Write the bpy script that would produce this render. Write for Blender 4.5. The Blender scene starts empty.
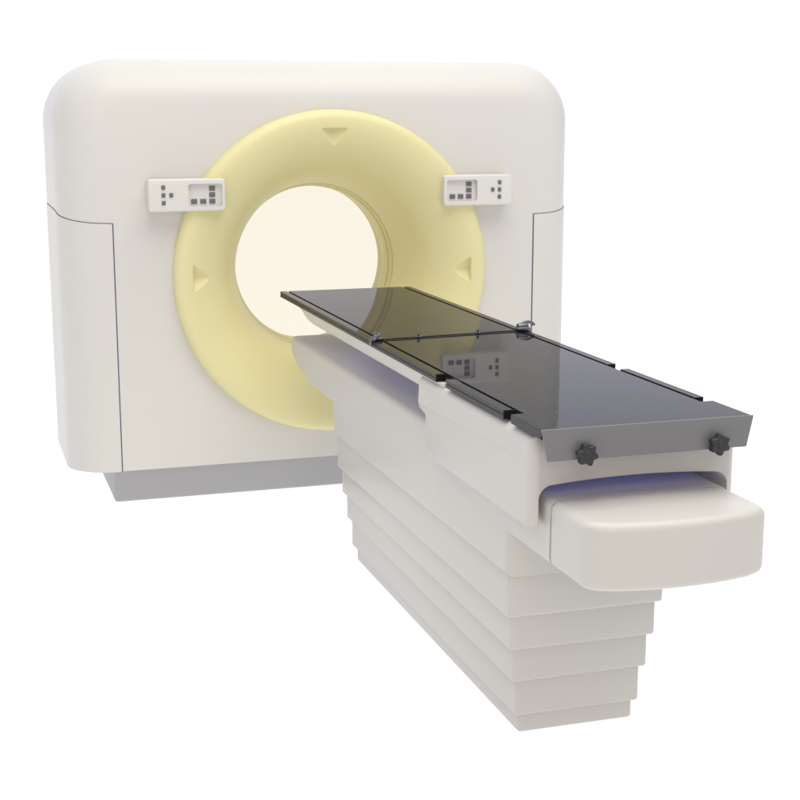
import bpy, bmesh, math
from math import sin, cos, pi, radians, atan2, sqrt
from mathutils import Vector, Matrix

S = bpy.context.scene
COL = S.collection

# ------------------------------------------------------------------ helpers
def link(name, me, mat=None, parent=None, sharp=35, smooth=True):
    if mat: me.materials.append(mat)
    if smooth:
        for p in me.polygons: p.use_smooth = True
        me.set_sharp_from_angle(angle=radians(sharp))
    o = bpy.data.objects.new(name, me); COL.objects.link(o)
    if parent: o.parent = parent
    return o

def bm_mesh(bm, name='mesh'):
    bmesh.ops.recalc_face_normals(bm, faces=bm.faces[:])
    me = bpy.data.meshes.new(name); bm.to_mesh(me); bm.free(); return me

def empty(name, loc=(0, 0, 0)):
    o = bpy.data.objects.new(name, None); COL.objects.link(o); o.location = loc
    o.empty_display_size = .1
    return o

def prism(bm, pts, axis, a, b):
    """closed prism: 2-D outline pts, extruded along axis from a to b"""
    def p3(p, t):
        if axis == 'x': return (t, p[0], p[1])
        if axis == 'y': return (p[0], t, p[1])
        return (p[0], p[1], t)
    v0 = [bm.verts.new(p3(p, a)) for p in pts]; v1 = [bm.verts.new(p3(p, b)) for p in pts]
    n = len(pts)
    f = [bm.faces.new(v0), bm.faces.new(v1[::-1])]
    for i in range(n): f.append(bm.faces.new((v0[i], v0[(i+1) % n], v1[(i+1) % n], v1[i])))
    bmesh.ops.recalc_face_normals(bm, faces=f)
    return f

def bevel(bm, edges, r, seg=4):
    edges = list(edges)
    if edges: bmesh.ops.bevel(bm, geom=edges, offset=r, segments=seg, profile=.5, affect='EDGES', clamp_overlap=True)

def box(bm, x0, x1, y0, y1, z0, z1, r=0, seg=3):
    t = bmesh.new()
    prism(t, [(x0, y0), (x1, y0), (x1, y1), (x0, y1)], 'z', z0, z1)
    if r: bevel(t, t.edges[:], r, seg)
    me = bpy.data.meshes.new('t'); t.to_mesh(me); t.free(); bm.from_mesh(me); bpy.data.meshes.remove(me)

def cyl(bm, p0, p1, r0, r1=None, n=24, r=0):
    r1 = r0 if r1 is None else r1
    p0, p1 = Vector(p0), Vector(p1); d = p1-p0
    t = bmesh.new()
    bmesh.ops.create_cone(t, cap_ends=True, segments=n, radius1=r0, radius2=r1, depth=d.length)
    if r: bevel(t, [e for e in t.edges if any(len(f.verts) > 4 for f in e.link_faces)], r, 3)
    t.transform(Matrix.Translation((p0+p1)/2) @ d.to_track_quat('Z', 'Y').to_matrix().to_4x4())
    me = bpy.data.meshes.new('t'); t.to_mesh(me); t.free(); bm.from_mesh(me); bpy.data.meshes.remove(me)

def tube(bm, pts, r, n=12):
    pts = [Vector(p) for p in pts]; rings = []
    up = Vector((0, 0, 1))
    for i, p in enumerate(pts):
        d = (pts[min(i+1, len(pts)-1)]-pts[max(i-1, 0)]).normalized()
        s = d.cross(up if abs(d.z) < .95 else Vector((0, 1, 0))).normalized(); u = s.cross(d)
        rr = r[i] if isinstance(r, (list, tuple)) else r
        rings.append([bm.verts.new(p+s*cos(2*pi*k/n)*rr+u*sin(2*pi*k/n)*rr) for k in range(n)])
    for a, b in zip(rings, rings[1:]):
        for k in range(n): bm.faces.new((a[k], a[(k+1) % n], b[(k+1) % n], b[k]))
    bm.faces.new(rings[0][::-1]); bm.faces.new(rings[-1])

def spline(P, n):
    out = []
    for i in range(len(P)-1):
        p0, p1, p2, p3 = P[max(i-1, 0)], P[i], P[i+1], P[min(i+2, len(P)-1)]
        for k in range(n):
            t = k/n
            out.append(tuple(.5*((2*b)+(c-a)*t+(2*a-5*b+4*c-d)*t*t+(-a+3*b-3*c+d)*t**3) for a, b, c, d in zip(p0, p1, p2, p3)))
    out.append(P[-1]); return out

def lathe(bm, prof, angles, zc, disp=None):
    """profile of (radius, y) turned about the horizontal axis x=0, z=zc"""
    rows = []
    n = len(angles)
    for (r, y) in prof:
        row = []
        for a in angles:
            x, z = r*cos(a), r*sin(a)
            dy = disp(x, z, r) if disp else 0
            row.append(bm.verts.new((x, y+dy, zc+z)))
        rows.append(row)
    for A, B in zip(rows, rows[1:]):
        for k in range(n): bm.faces.new((A[k], A[(k+1) % n], B[(k+1) % n], B[k]))

def apply_mods(o):
    dg = bpy.context.evaluated_depsgraph_get(); dg.update()
    me = bpy.data.meshes.new_from_object(o.evaluated_get(dg))
    o.modifiers.clear(); old = o.data; o.data = me
    bpy.data.meshes.remove(old)

def cut(o, cutter):
    m = o.modifiers.new('cut', 'BOOLEAN'); m.operation = 'DIFFERENCE'; m.object = cutter; m.solver = 'EXACT'
    apply_mods(o)
    me = cutter.data; bpy.data.objects.remove(cutter); bpy.data.meshes.remove(me)

def soften(o, w, seg=3, ang=40):
    m = o.modifiers.new('soft', 'BEVEL'); m.width = w; m.segments = seg; m.limit_method = 'ANGLE'; m.angle_limit = radians(ang)
    apply_mods(o)

def arc(cx, cz, r, a0, a1, n):
    return [(cx+r*cos(radians(a0+(a1-a0)*i/n)), cz+r*sin(radians(a0+(a1-a0)*i/n))) for i in range(n+1)]

# ---------------------------------------------------------------- materials
def nodes(name):
    m = bpy.data.materials.new(name); m.use_nodes = True
    nt = m.node_tree; b = nt.nodes['Principled BSDF']; return m, nt, b

def plastic(name, col, rough=.38, peel=.04, spec=.4, vary=.02, scale=220, coat=0):
    m, nt, b = nodes(name); N, L = nt.nodes, nt.links
    tc = N.new('ShaderNodeTexCoord')
    n1 = N.new('ShaderNodeTexNoise'); n1.inputs['Scale'].default_value = 2.3; n1.inputs['Detail'].default_value = 5
    L.new(tc.outputs['Object'], n1.inputs['Vector'])
    mx = N.new('ShaderNodeMix'); mx.data_type = 'RGBA'
    mx.inputs[6].default_value = (*[c*(1-vary) for c in col], 1); mx.inputs[7].default_value = (*[min(1, c*(1+vary)) for c in col], 1)
    L.new(n1.outputs['Fac'], mx.inputs[0]); L.new(mx.outputs[2], b.inputs['Base Color'])
    n2 = N.new('ShaderNodeTexNoise'); n2.inputs['Scale'].default_value = scale; n2.inputs['Detail'].default_value = 2
    L.new(tc.outputs['Object'], n2.inputs['Vector'])
    bp = N.new('ShaderNodeBump'); bp.inputs['Strength'].default_value = peel; bp.inputs['Distance'].default_value = .002
    L.new(n2.outputs['Fac'], bp.inputs['Height']); L.new(bp.outputs['Normal'], b.inputs['Normal'])
    mr = N.new('ShaderNodeMapRange'); mr.inputs['To Min'].default_value = rough-.05; mr.inputs['To Max'].default_value = rough+.05
    L.new(n1.outputs['Fac'], mr.inputs['Value']); L.new(mr.outputs['Result'], b.inputs['Roughness'])
    b.inputs['Specular IOR Level'].default_value = spec
    b.inputs['Coat Weight'].default_value = coat
    return m

def carbon(name):
    m, nt, b = nodes(name); N, L = nt.nodes, nt.links
    tc = N.new('ShaderNodeTexCoord')
    mp = N.new('ShaderNodeMapping'); mp.inputs['Rotation'].default_value = (0, 0, radians(45)); mp.inputs['Scale'].default_value = (1, 1, 0)
    L.new(tc.outputs['Object'], mp.inputs['Vector'])
    ck = N.new('ShaderNodeTexChecker'); ck.inputs['Scale'].default_value = 110
    L.new(mp.outputs['Vector'], ck.inputs['Vector'])
    mx = N.new('ShaderNodeMix'); mx.data_type = 'RGBA'
    mx.inputs[6].default_value = (.009, .009, .011, 1); mx.inputs[7].default_value = (.033, .033, .039, 1)
    L.new(ck.outputs['Fac'], mx.inputs[0]); L.new(mx.outputs[2], b.inputs['Base Color'])
    bp = N.new('ShaderNodeBump'); bp.inputs['Strength'].default_value = .004; bp.inputs['Distance'].default_value = .001
    L.new(ck.outputs['Fac'], bp.inputs['Height']); L.new(bp.outputs['Normal'], b.inputs['Normal'])
    b.inputs['Roughness'].default_value = .02
    b.inputs['IOR'].default_value = 1.12
    return m

def metal(name, col, rough):
    m, nt, b = nodes(name); N, L = nt.nodes, nt.links
    n = N.new('ShaderNodeTexNoise'); n.inputs['Scale'].default_value = 60
    mr = N.new('ShaderNodeMapRange'); mr.inputs['To Min'].default_value = rough-.06; mr.inputs['To Max'].default_value = rough+.06
    L.new(n.outputs['Fac'], mr.inputs['Value']); L.new(mr.outputs['Result'], b.inputs['Roughness'])
    b.inputs['Base Color'].default_value = (*col, 1); b.inputs['Metallic'].default_value = 1
    return m

WHITE = plastic('white_plastic', (.655, .645, .592))
COUCHW = plastic('couch_white_plastic', (.555, .54, .497))
DULLW = plastic('plinth_grey', (.43, .43, .44), rough=.55)
YELLOW = plastic('cream_yellow_plastic', (.735, .68, .36), rough=.42)
PANELW = plastic('panel_plastic', (.69, .68, .62), rough=.4)
BUTTON = plastic('button_grey', (.14, .14, .15), rough=.5)
SEAL = plastic('seam_gap', (.11, .115, .19), rough=.8, spec=.1)
CARBON = carbon('carbon_fibre')
RAIL = plastic('black_anodised', (.02, .02, .021), rough=.34, spec=.22)
SLOT = plastic('dark_slot', (.008, .008, .008), rough=.7, spec=.1)
BRACKET = plastic("grey_lacquer", (.175, .175, .18), rough=.32, peel=.02)
KNOB = plastic('knob_rubber', (.03, .03, .034), rough=.5)
STEEL = metal('brushed_steel', (.17, .17, .18), .42)
TINT, nt, b = nodes('cream_tint')
nt.nodes.remove(b)
tr = nt.nodes.new('ShaderNodeBsdfTransparent'); tr.inputs['Color'].default_value = (.902, .875, .81, 1)
nt.links.new(tr.outputs[0], nt.nodes['Material Output'].inputs['Surface'])
FLOOR, nt, b = nodes('backlit_white')
b.inputs['Base Color'].default_value = (.93, .93, .93, 1); b.inputs['Roughness'].default_value = .7; b.inputs['Specular IOR Level'].default_value = .1
tl = nt.nodes.new('ShaderNodeBsdfTranslucent'); tl.inputs['Color'].default_value = (.95, .95, .95, 1)  # lets the added glow from below through, so no shadows show
ms = nt.nodes.new('ShaderNodeMixShader'); ms.inputs['Fac'].default_value = .75
nt.links.new(b.outputs[0], ms.inputs[1]); nt.links.new(tl.outputs[0], ms.inputs[2]); nt.links.new(ms.outputs[0], nt.nodes['Material Output'].inputs['Surface'])

# ================================================================== SETTING
bm = bmesh.new()
bm.faces.new([bm.verts.new(p) for p in ((-150, -150, 0), (150, -150, 0), (150, 150, 0), (-150, 150, 0))])
fl = link('floor', bm_mesh(bm), FLOOR)
fl['kind'] = 'structure'; fl['label'] = 'plain pure white studio floor under the scanner'

# ================================================================== GANTRY
ZC = .9494
W, H, ZB = 1.101, 1.813, .165
RF = .18; DEP = .74; RB = .06
G = empty('ct_scanner', (0, .35, 0))
G['label'] = 'big off white scanner gantry with a pale yellow ring round its open bore'
G['category'] = 'medical scanner'
def gpart(name, me, mat, parent=None, **k):
    o = link(name, me, mat, None, **k); p = parent or G
    o.parent = p
    o.matrix_parent_inverse = Matrix.Translation(-Vector((0, .35, 0))) if p is G else Matrix()
    return o

# --- housing
def outline(d):
    w, h = W-d, H-d; r = .25-d
    P = []
    nz, nb, na, nt_ = 26, 30, 14, 24
    for i in range(nb): P.append((-w+2*w*i/nb, ZB))
    for i in range(nz): P.append((w, ZB+(h-r-ZB)*i/nz))
    for i in range(na): P.append((w-r+r*cos(pi/2*i/na), h-r+r*sin(pi/2*i/na)))
    for i in range(nt_): P.append((w-r-2*(w-r)*i/nt_, h))
    for i in range(na): P.append((-w+r-r*sin(pi/2*i/na), h-r+r*cos(pi/2*i/na)))
    for i in range(nz): P.append((-w, h-r-(h-r-ZB)*i/nz))
    return P
levels = []
for i in range(13):
    a = pi/2*i/12
    levels.append((RF*(1-sin(a)), RF*(1-cos(a))))
levels.append((0, DEP-RB))
for i in range(1, 7):
    a = pi/2*i/6
    levels.append((RB*(1-cos(a)), DEP-RB+RB*sin(a)))
bm = bmesh.new()
rings = [[bm.verts.new((x, y, z)) for x, z in outline(d)] for d, y in levels]
n = len(rings[0])
for A, B in zip(rings, rings[1:]):
    for k in range(n): bm.faces.new((A[k], A[(k+1) % n], B[(k+1) % n], B[k]))
for ring, rad in ((rings[0], .61), (rings[-1], .47)):
    c = []
    for v in ring:
        a = atan2(v.co.z-ZC, v.co.x); c.append(bm.verts.new((rad*cos(a), v.co.y, ZC+rad*sin(a))))
    for k in range(n): bm.faces.new((ring[k], ring[(k+1) % n], c[(k+1) % n], c[k]))
gpart('housing', bm_mesh(bm), WHITE, sharp=30)

# --- removable side panels with the dark gap along their top and inner edge
def plan(off, x_in=.9, y_end=.66):
    P = [(x_in, -off, 0), (W-RF, -off, .002)]
    cx, cy = W-RF, RF
    for i in range(1, 21):
        a = pi/2*i/20; P.append((cx+(RF+off)*sin(a), cy-(RF+off)*cos(a), .002+.040*(i/20)**1.8))
    P.append((W+off, .35, .044)); P.append((W+off, y_end, .045)); return P
SEAMZ = 1.1746
def wrap(bm, s, o0, o1, zlo, zhi, x_in=.9):
    """a band following the housing between offsets o0 and o1; zlo / zhi map the seam rise to a height"""
    R = []
    for A, B in zip(plan(o0, x_in), plan(o1, x_in)):
        R.append([bm.verts.new((s*p[0], p[1], z)) for p, z in ((A, zlo(A[2])), (A, zhi(A[2])), (B, zhi(B[2])), (B, zlo(B[2])))])
    for a, b_ in zip(R, R[1:]):
        for k in range(4): bm.faces.new((a[k], a[(k+1) % 4], b_[(k+1) % 4], b_[k]))
    bm.faces.new(R[0]); bm.faces.new(R[-1][::-1])
for s in (-1, 1):
    bm = bmesh.new()
    wrap(bm, s, .003, -.004, lambda d: ZB-.001, lambda d: SEAMZ+d-.003)
    gpart('side_panel', bm_mesh(bm), WHITE)
    bm = bmesh.new()
    wrap(bm, s, .0009, -.004, lambda d: SEAMZ+d-.004, lambda d: SEAMZ+d, .8955)
    x0, x1 = sorted((s*.8952, s*.901))
    box(bm, x0, x1, -.0011, .003, ZB-.0005, SEAMZ+.0003)
    gpart('panel_gap', bm_mesh(bm), SEAL)

# --- plinth
bm = bmesh.new()
box(bm, -.918, .918, .127, .70, .0, .2, .012, 3)
gpart('plinth', bm_mesh(bm), DULLW)

# --- yellow ring with three pressed arrow marks
prof = spline([(.667, .012), (.667, -.018), (.661, -.038), (.647, -.053), (.624, -.059), (.59, -.056), (.545, -.042), (.505, -.021),
               (.465, .012), (.43, .055), (.402, .11), (.38, .175), (.364, .245), (.356, .30)], 10)
def mark(x, z, r):
    if r < .50 or r > .63: return 0
    best = 0
    for ang in (90, 180, 0):
        a = radians(ang); u = x*cos(a)+z*sin(a); v = -x*sin(a)+z*cos(a)
        t = (.590-u)                      # distance inward from the flat outer edge
        if t < -.004 or t > .066: continue
        half = .054*max(0, 1-(max(t, 0)/.066))**.7
        if half < .002 or abs(v) >= half: continue
        e = (1-abs(v)/half)**.6           # tent shaped floor rising to both sides and to the tip
        front = min(1, max(0, (t+.004)/.007)); front = front*front*(3-2*front)
        best = max(best, .030*front*e*max(0, 1-t/.066)**.7)
    return best
angs = []
a = 0.0
while a < 360-1e-6:
    near = min(abs((a-c+180) % 360-180) for c in (0, 90, 180))
    angs.append(radians(a)); a += .15 if near < 6.6 else 1.5
prof2 = []
for p, q in zip(prof, prof[1:]):
    prof2.append(p)
    k = int(max(abs(p[0]-q[0]), 0)/.0012) if .50 < p[0] < .63 else 0
    for i in range(1, k+1): prof2.append((p[0]+(q[0]-p[0])*i/(k+1), p[1]+(q[1]-p[1])*i/(k+1)))
prof2.append(prof[-1])
bm = bmesh.new(); lathe(bm, prof2, angs, ZC, mark)
gpart('bore_ring', bm_mesh(bm), YELLOW, sharp=60)
A96 = [2*pi*i/160 for i in range(160)]
bm = bmesh.new(); lathe(bm, [(.356, .3001), (.372, .302), (.372, .313), (.354, .315), (.350, .319), (.347, .334), (.362, .336), (.362, .346), (.344, .348), (.340, .37), (.338, .40), (.339, .42),
      (.345, .50), (.375, .60), (.42, .68), (.474, .742)], A96, ZC)
gpart('bore_liner', bm_mesh(bm), YELLOW, sharp=50)
bm = bmesh.new(); cyl(bm, (0, .425, ZC), (0, .427, ZC), .3392, n=96)
gpart('bore_tint_pane', bm_mesh(bm), TINT, smooth=False)  # added pane, tints the white seen through the open bore cream

# --- two control panels on the front
def rrect(x0, x1, z0, z1, r, n=5):
    return arc(x1-r, z1-r, r, 0, 90, n)+arc(x0+r, z1-r, r, 90, 180, n)+arc(x0+r, z0+r, r, 180, 270, n)+arc(x1-r, z0+r, r, 270, 360, n)
def control_panel(s):
    cx, cz = s*.611, 1.284; hw, hh = .152, .0635; yf = -.083
    bm = bmesh.new(); prism(bm, rrect(cx-hw, cx+hw, cz-hh, cz+hh, .012), 'y', yf, -.002)
    front = [e for e in bm.edges if all(abs(v.co.y-yf) < 1e-5 for v in e.verts)]
    bevel(bm, front, .007, 4)
    o = gpart('control_panel', bm_mesh(bm), PANELW, smooth=False)
    # sunken keypad on the ring side of the panel
    x_in = cx-s*.139; x_out = cx-s*.004
    a, b_ = sorted((x_in, x_out))
    c = bmesh.new(); prism(c, rrect(a, b_, cz-.045, cz+.044, .010), 'y', yf-.02, yf+.018)
    cut(o, link('cutter', bm_mesh(c)))
    for p in o.data.polygons: p.use_smooth = True
    o.data.set_sharp_from_angle(angle=radians(35))
    def button(x, z, w, h, y):
        bm = bmesh.new(); box(bm, x-w/2, x+w/2, y-.004, y+.004, z-h/2, z+h/2, .0012, 2)
        link('button', bm_mesh(bm), BUTTON, o)
    bx = a+(.024 if s < 0 else .030)
    for i in range(3): button(bx+i*.0363, cz-.0255, .0235, .0185, yf+.018)
    for j in (1, 2): button(bx+2*.0363, cz-.0255+j*.0255, .0235, .0185, yf+.018)
    xo = cx+s*.095
    for j in (-1, 0, 1): button(xo, cz+.0015+j*.030, .0145, .0165, yf)
    button(xo-s*.0305, cz+.0015, .0145, .0165, yf)
    return o
p1 = control_panel(-1); p2 = control_panel(1)

# ================================================================== COUCH
K = empty('patient_couch', (0, -1.7, 0))
K['label'] = 'long white patient couch on a stepped base with a black carbon fibre tabletop'
K['category'] = 'scanner couch'
def kpart(name, me, mat, parent=None, **k):
    o = link(name, me, mat, None, **k)
    if parent: o.parent = parent
    else:
        o.parent = K; o.matrix_parent_inverse = Matrix.Translation((0, 1.7, 0))
    return o

# --- stepped bellows base
ZT = [0, .052, .153, .246, .341, .456]
hwk = [.1655, .179, .193, .207, .2205]; yfk = [-2.479, -2.491, -2.504, -2.517, -2.531]; ybk = [-.925, -.905, -.888, -.877, -.865]
for k in range(5):
    bm = bmesh.new()
    box(bm, -hwk[k], hwk[k], yfk[k], ybk[k], ZT[k], ZT[k+1]+.02, .009, 3)
    kpart('base_section', bm_mesh(bm), COUCHW)

# --- beam : rounded nose, T shaped from the side
BW = .231
ybn = [(-.193, .700), (-.189, .680), (-.198, .655), (-.235, .634), (-.30, .611), (-.38, .594), (-.50, .580), (-.62, .5745), (-.80, .5735),
       (-.835, .566), (-.847, .545), (-.848, .457), (-2.546, .457), (-2.546, .5705), (-2.806, .5705), (-2.806, .727), (-.225, .727), (-.203, .718)]
bm = bmesh.new(); prism(bm, ybn, 'x', -BW, BW)
side = []
for e in bm.edges:
    a, b_ = e.verts
    if abs(a.co.x-b_.co.x) > .1: continue
    m = (a.co+b_.co)/2
    if abs(m.y+2.806) < 1e-4: continue
    side.append(e)
bevel(bm, side, .020, 5)
kpart('beam', bm_mesh(bm), COUCHW, sharp=38)

# --- cover over the front of the beam
CH = .2715
pl = [(-1.957, .879), (-1.957, .786), (-2.018, .774), (-2.018, .70), (-2.026, .676), (-2.05, .661), (-2.778, .657), (-2.778, .879)]
bm = bmesh.new(); prism(bm, pl, 'x', -CH, CH)
ed = []
for e in bm.edges:
    a, b_ = e.verts; m = (a.co+b_.co)/2
    top = abs(a.co.z-.879) < 1e-4 and abs(b_.co.z-.879) < 1e-4 and abs(abs(m.x)-CH) < 1e-4
    fr = abs(a.co.y+2.778) < 1e-4 and abs(b_.co.y+2.778) < 1e-4 and abs(abs(m.x)-CH) < 1e-4
    if top or fr: ed.append(e)
bevel(bm, ed, .028, 6)
cov = kpart('front_cover', bm_mesh(bm), COUCHW, smooth=False)
c = bmesh.new()
IW = .247
top_arc = [(IW-.034-(2*IW-.068)*i/12, .757+.009*(1-((i-6)/6)**2)) for i in range(13)]
opening = [(-IW, .60), (IW, .60), (IW, .723)]+arc(IW-.034, .723, .034, 8, 82, 6)+top_arc[0:]+arc(-IW+.034, .723, .034, 98, 172, 6)+[(-IW, .723)]
op = []
for p in opening:
    if not op or (abs(p[0]-op[-1][0])+abs(p[1]-op[-1][1])) > 1e-4: op.append(p)
prism(c, op, 'y', -2.9, -2.58)
cut(cov, link('cutter', bm_mesh(c)))
soften(cov, .0055, 3, 42)
# raised rim along the upper edge, two millimetres proud of the skirt
bm = bmesh.new(); bm.from_mesh(cov.data)
for s in (-1, 1):
    t = bmesh.new()
    R = []
    for y, zb, off in ((-1.959, .797, .0022), (-2.55, .812, .0022), (-2.72, .817, .0016), (-2.745, .819, -.003)):
        R.append([t.verts.new((s*x, y, z)) for x, z in ((CH-.02, .851), (CH-.0005, .851), (CH+off, zb+.003), (CH+off-.001, zb), (CH-.02, zb))])
    for A, B in zip(R, R[1:]):
        for k in range(5): t.faces.new((A[k], A[(k+1) % 5], B[(k+1) % 5], B[k]))
    t.faces.new(R[0]); t.faces.new(R[-1][::-1]); bmesh.ops.recalc_face_normals(t, faces=t.faces[:])
    me = bpy.data.meshes.new('t'); t.to_mesh(me); t.free(); bm.from_mesh(me); bpy.data.meshes.remove(me)
bm.to_mesh(cov.data); bm.free()
for p in cov.data.polygons: p.use_smooth = True
cov.data.set_sharp_from_angle(angle=radians(35))

# --- projecting end cap (bowed front)
bm = bmesh.new()
hw = .229; yr, ys, yc = -2.811, -3.008, -3.046
P = [(-hw, yr)]
front = []
for i in range(25):
    x = -hw+2*hw*i/24; front.append((x, yc+(ys-yc)*(x/hw)**2))
rc = .042
P += [(-hw+rc-rc*cos(radians(a)), ys+rc-rc*sin(radians(a))-.006*a/80) for a in range(0, 81, 10)]
P += [p for p in front if abs(p[0]) < hw-rc*.95]
P += [(hw-rc+rc*cos(radians(a)), ys+rc-rc*sin(radians(a))-.006*a/80) for a in range(80, -1, -10)]
P.append((hw, yr))
prism(bm, P, 'z', .5675, .7265)
ed = [e for e in bm.edges if abs(e.verts[0].co.z-e.verts[1].co.z) < 1e-5 and not (abs(e.verts[0].co.y-yr) < 1e-5 and abs(e.verts[1].co.y-yr) < 1e-5)]
bevel(bm, ed, .022, 6)
ec = kpart('end_cap', bm_mesh(bm), COUCHW, sharp=50)
bm = bmesh.new(); box(bm, -.222, .222, -2.815, -2.80, .577, .720)
kpart('cap_gap', bm_mesh(bm), SEAL)

# --- pale cradle under the tabletop
bm = bmesh.new()
sec = lambda w: [(-.265*w, .8838), (-.258*w, .868), (-.244*w, .838), (-.225*w, .821), (-.18*w, .815), (.18*w, .815), (.225*w, .821), (.244*w, .838), (.258*w, .868), (.265*w, .8838)]
rows = []
for y, lift in ((-.440, 1), (-.470, .60), (-.498, .24), (-.52, .06), (-.545, 0), (-.62, 0), (-2.15, 0)):
    rows.append([bm.verts.new((x, y, z+(.8832-z)*lift)) for x, z in sec(1)])
for A, B in zip(rows, rows[1:]):
    for k in range(9): bm.faces.new((A[k], A[k+1], B[k+1], B[k]))
    bm.faces.new((A[9], A[0], B[0], B[9]))
bm.faces.new(rows[0]); bm.faces.new(rows[-1][::-1])
kpart('cradle', bm_mesh(bm), COUCHW, sharp=30)

# --- carbon fibre top, with slotted rails in sections along both edges
TZ = .905
bm = bmesh.new()
a, b_, f = .2365, .2712, -2.6545
prism(bm, [(-b_, -2.838), (b_, -2.838), (b_, f), (a, f), (a, -.2), (-a, -.2), (-a, f), (-b_, f)], 'z', .8832, TZ)
bevel(bm, [e for e in bm.edges if all(v.co.z > TZ-1e-4 for v in e.verts)], .0012, 2)
tt = kpart('tabletop', bm_mesh(bm), CARBON, smooth=False)
tt.data.materials.append(RAIL)
for p in tt.data.polygons:
    if p.normal.z < .3: p.material_index = 1
for s in (-1, 1):
    for y0, y1 in ((-2.105, -.200), (-2.606, -2.186)):
        bm = bmesh.new()
        # section of the rail: flat top, undercut outer face, inner slot
        pr = [(.2465, TZ), (.2712, TZ), (.2712, .8985), (.2695, .8975), (.2692, .8935), (.2712, .8925), (.2712, .8832), (.2370, .8832), (.2370, .8945), (.2465, .8945)]
        prism(bm, [(s*x, z) for x, z in pr], 'y', y0, y1)
        r_ = kpart('side_rail', bm_mesh(bm), RAIL, tt, smooth=False)
        r_.data.materials.append(CARBON)
        for p in r_.data.polygons:
            if p.normal.z > .9 and p.center.z > .904: p.material_index = 1
        bm = bmesh.new()
        x0, x1 = sorted((s*.2369, s*.2463)); box(bm, x0, x1, y0-.035, y1-.004, .8935, .8960)
        x0, x1 = sorted((s*.240, s*.2695)); box(bm, x0, x1, y0-.003, y0+.004, .8845, .9035)
        link('slot', bm_mesh(bm), SLOT, r_, smooth=False)
# --- grey end bracket with two star knobs
bm = bmesh.new()
prism(bm, [(-.2725, .9062), (-.2565, .831), (.2565, .831), (.2725, .9062)], 'y', -2.843, -2.838)
bevel(bm, bm.edges[:], .0012, 2)
br = kpart('end_bracket', bm_mesh(bm), BRACKET, smooth=False)
for kx in (-.1665, .1735):
    bm = bmesh.new()
    out = []
    for i in range(72):
        a = 2*pi*i/72; r = .0232+.0036*cos(6*a); out.append((r*cos(a), r*sin(a)))
    prism(bm, out, 'y', -.026, -.006)
    bevel(bm, [e for e in bm.edges if abs(e.verts[0].co.y-e.verts[1].co.y) < 1e-6], .004, 3)
    cyl(bm, (0, .0, 0), (0, -.008, 0), .012)
    cyl(bm, (0, -.025, 0), (0, -.0285, 0), .0105, .008)
    o = kpart('star_knob', bm_mesh(bm), KNOB, br)
    o.location = (kx, -2.8435, .846); o.rotation_euler = (0, radians(12 if kx < 0 else 27), 0)

# ================================================================== CROSS BAR
X = empty('cross_bar', (0, -1.47, TZ))
X['label'] = 'thin black bar clamped across the dark tabletop with steel clamps at both edges'
X['category'] = 'bar'
def xpart(name, me, mat, parent=None, **k):
    o = link(name, me, mat, None, **k)
    if parent: o.parent = parent
    else: o.parent = X; o.matrix_parent_inverse = Matrix.Translation((0, 1.47, -TZ))
    return o
pL, pR = Vector((-.262, -1.50, .9078)), Vector((.258, -1.452, .9078))
bm = bmesh.new(); cyl(bm, pL, pR, .0022, n=16)
xpart('bar', bm_mesh(bm), RAIL)
for t in (.28, .68):
    p = pL.lerp(pR, t)
    bm = bmesh.new(); cyl(bm, p-Vector((0, 0, .003)), p+Vector((0, 0, .012)), .0045, n=20, r=.0012); cyl(bm, p+Vector((-.007, 0, 0)), p+Vector((.007, 0, 0)), .0044, n=16)
    xpart('slider', bm_mesh(bm), STEEL)
# left clamp: block, barrel and thumb screw
bm = bmesh.new()
box(bm, -.277, -.243, -1.513, -1.487, .9055, .9155, .003, 3)
cyl(bm, (-.272, -1.522, .918), (-.248, -1.482, .920), .0085, n=20, r=.002)
cyl(bm, (-.262, -1.5, .910), (-.262, -1.5, .932), .0055, n=16, r=.0015)
cyl(bm, (-.279, -1.506, .892), (-.279, -1.506, .912), .007, n=16, r=.002)
xpart('clamp', bm_mesh(bm), STEEL)
# right clamp: domed block with a hooked lever
bm = bmesh.new()
box(bm, .232, .277, -1.468, -1.436, .9055, .919, .005, 4)
cyl(bm, (.236, -1.452, .918), (.272, -1.452, .922), .0125, .0105, n=20, r=.003)
tube(bm, spline([(.245, -1.452, .926), (.260, -1.450, .932), (.276, -1.447, .933), (.289, -1.445, .929), (.295, -1.444, .924)], 5), .0054, 12)
cyl(bm, (.295, -1.444, .920), (.295, -1.444, .928), .0062, n=16, r=.002)
cyl(bm, (.279, -1.452, .885), (.279, -1.452, .912), .007, n=16, r=.002)
xpart('clamp', bm_mesh(bm), STEEL)

# ================================================================== LIGHT
w = bpy.data.worlds.new('World'); S.world = w; w.use_nodes = True
N, L = w.node_tree.nodes, w.node_tree.links
bg = N['Background']
tc = N.new('ShaderNodeTexCoord'); sp = N.new('ShaderNodeSeparateXYZ'); L.new(tc.outputs['Generated'], sp.inputs[0])
def ramp(sock, a, b_):
    m = N.new('ShaderNodeMapRange'); m.interpolation_type = 'SMOOTHSTEP'
    m.inputs['From Min'].default_value = a; m.inputs['From Max'].default_value = b_; L.new(sock, m.inputs['Value']); return m.outputs['Result']
def mixc(f, a, b_):
    m = N.new('ShaderNodeMix'); m.data_type = 'RGBA'
    L.new(f, m.inputs[0])
    for i, c in ((6, a), (7, b_)):
        if isinstance(c, tuple): m.inputs[i].default_value = (*c, 1)
        else: L.new(c, m.inputs[i])
    return m.outputs[2]
FRONT_LOW = (.30, .295, .52)     # cool horizon light
FRONT = (.12, .12, .20)      # dim cool side of the studio, behind the camera
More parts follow.
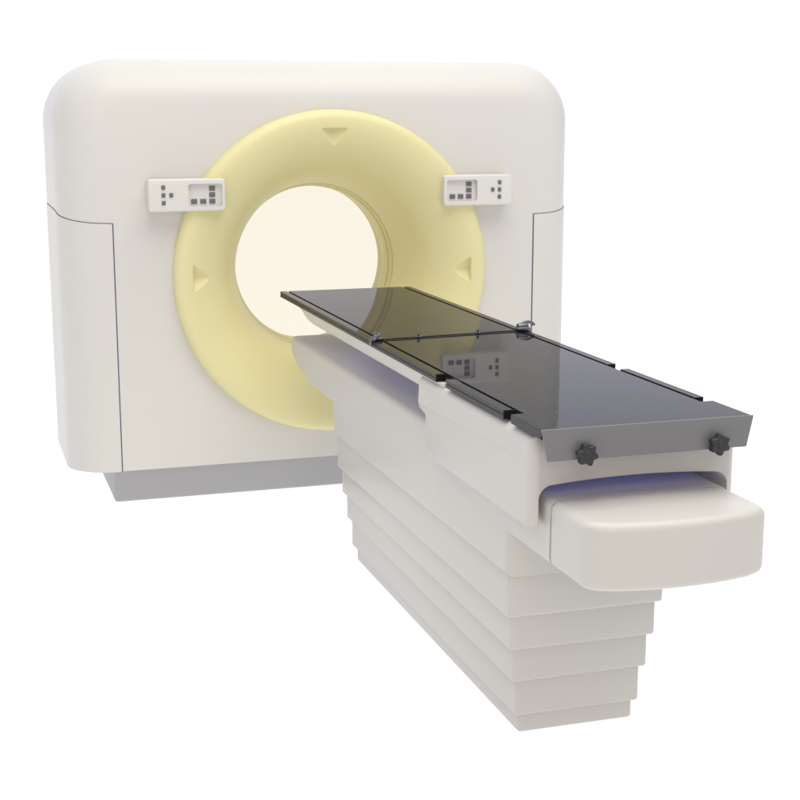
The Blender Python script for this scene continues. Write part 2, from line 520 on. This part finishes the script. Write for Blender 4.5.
BACK = (1.06, 1.06, 1.2)    # overexposed white backdrop
UNDER = (1.36, 1.35, 1.33)
TOP = (1.33, 1.33, 1.33)      # ceiling bounce
c0 = mixc(ramp(sp.outputs['Z'], .10, .40), FRONT_LOW, FRONT)
c1 = mixc(ramp(sp.outputs['Y'], .30, .68), c0, BACK)
c2 = mixc(ramp(sp.outputs['Z'], .35, .9), c1, TOP)
c3 = mixc(ramp(sp.outputs['Z'], -.12, -.02), UNDER, c2)    # glow added below the translucent floor to wash out contact shadows
L.new(c3, bg.inputs['Color']); bg.inputs['Strength'].default_value = 1.0

def area(name, loc, target, size, power, col):
    d = bpy.data.lights.new(name, 'AREA'); d.shape = 'RECTANGLE'; d.size, d.size_y = size; d.energy = power; d.color = col
    o = bpy.data.objects.new(name, d); COL.objects.link(o); o.location = loc
    o.rotation_euler = (Vector(target)-Vector(loc)).to_track_quat('-Z', 'Y').to_euler()
    return o
area('key_softbox', (-1.8, -7.8, 3.4), (0, -1.6, .8), (2.6, 2.6), 72, (1, .84, .56))
area('top_softbox', (.2, -2.7, 5.0), (0, -2.1, .8), (4, 4.0), 130, (1, .97, .93))

# added lamps tint the shade blue under the tabletop and above the end cap
def strip(name, loc, size, power):
    o = area(name, loc, (loc[0], loc[1], loc[2]-1), size, power, (.27, .28, 1))
    o.rotation_euler = (0, 0, 0)
strip('gap_fill', (0, -1.28, .812), (.38, 1.35), .36)
strip('recess_fill', (0, -2.695, .752), (.47, .15), .046)

# ================================================================== CAMERA
cam = bpy.data.cameras.new('camera'); co = bpy.data.objects.new('camera', cam); COL.objects.link(co)
co.location = (-1.5296, -5.7511, 1.6183)
co.rotation_euler = (pi/2-.2009, 0, -.3069)
cam.sensor_width = 36; cam.lens = 36*1430.2/800; cam.clip_end = 1000
S.camera = co
S.render.engine = 'CYCLES'
S.view_settings.view_transform = 'Standard'; S.view_settings.look = 'None'
S.view_settings.exposure = 0; S.view_settings.gamma = 1
S.render.resolution_x = S.render.resolution_y = 1024
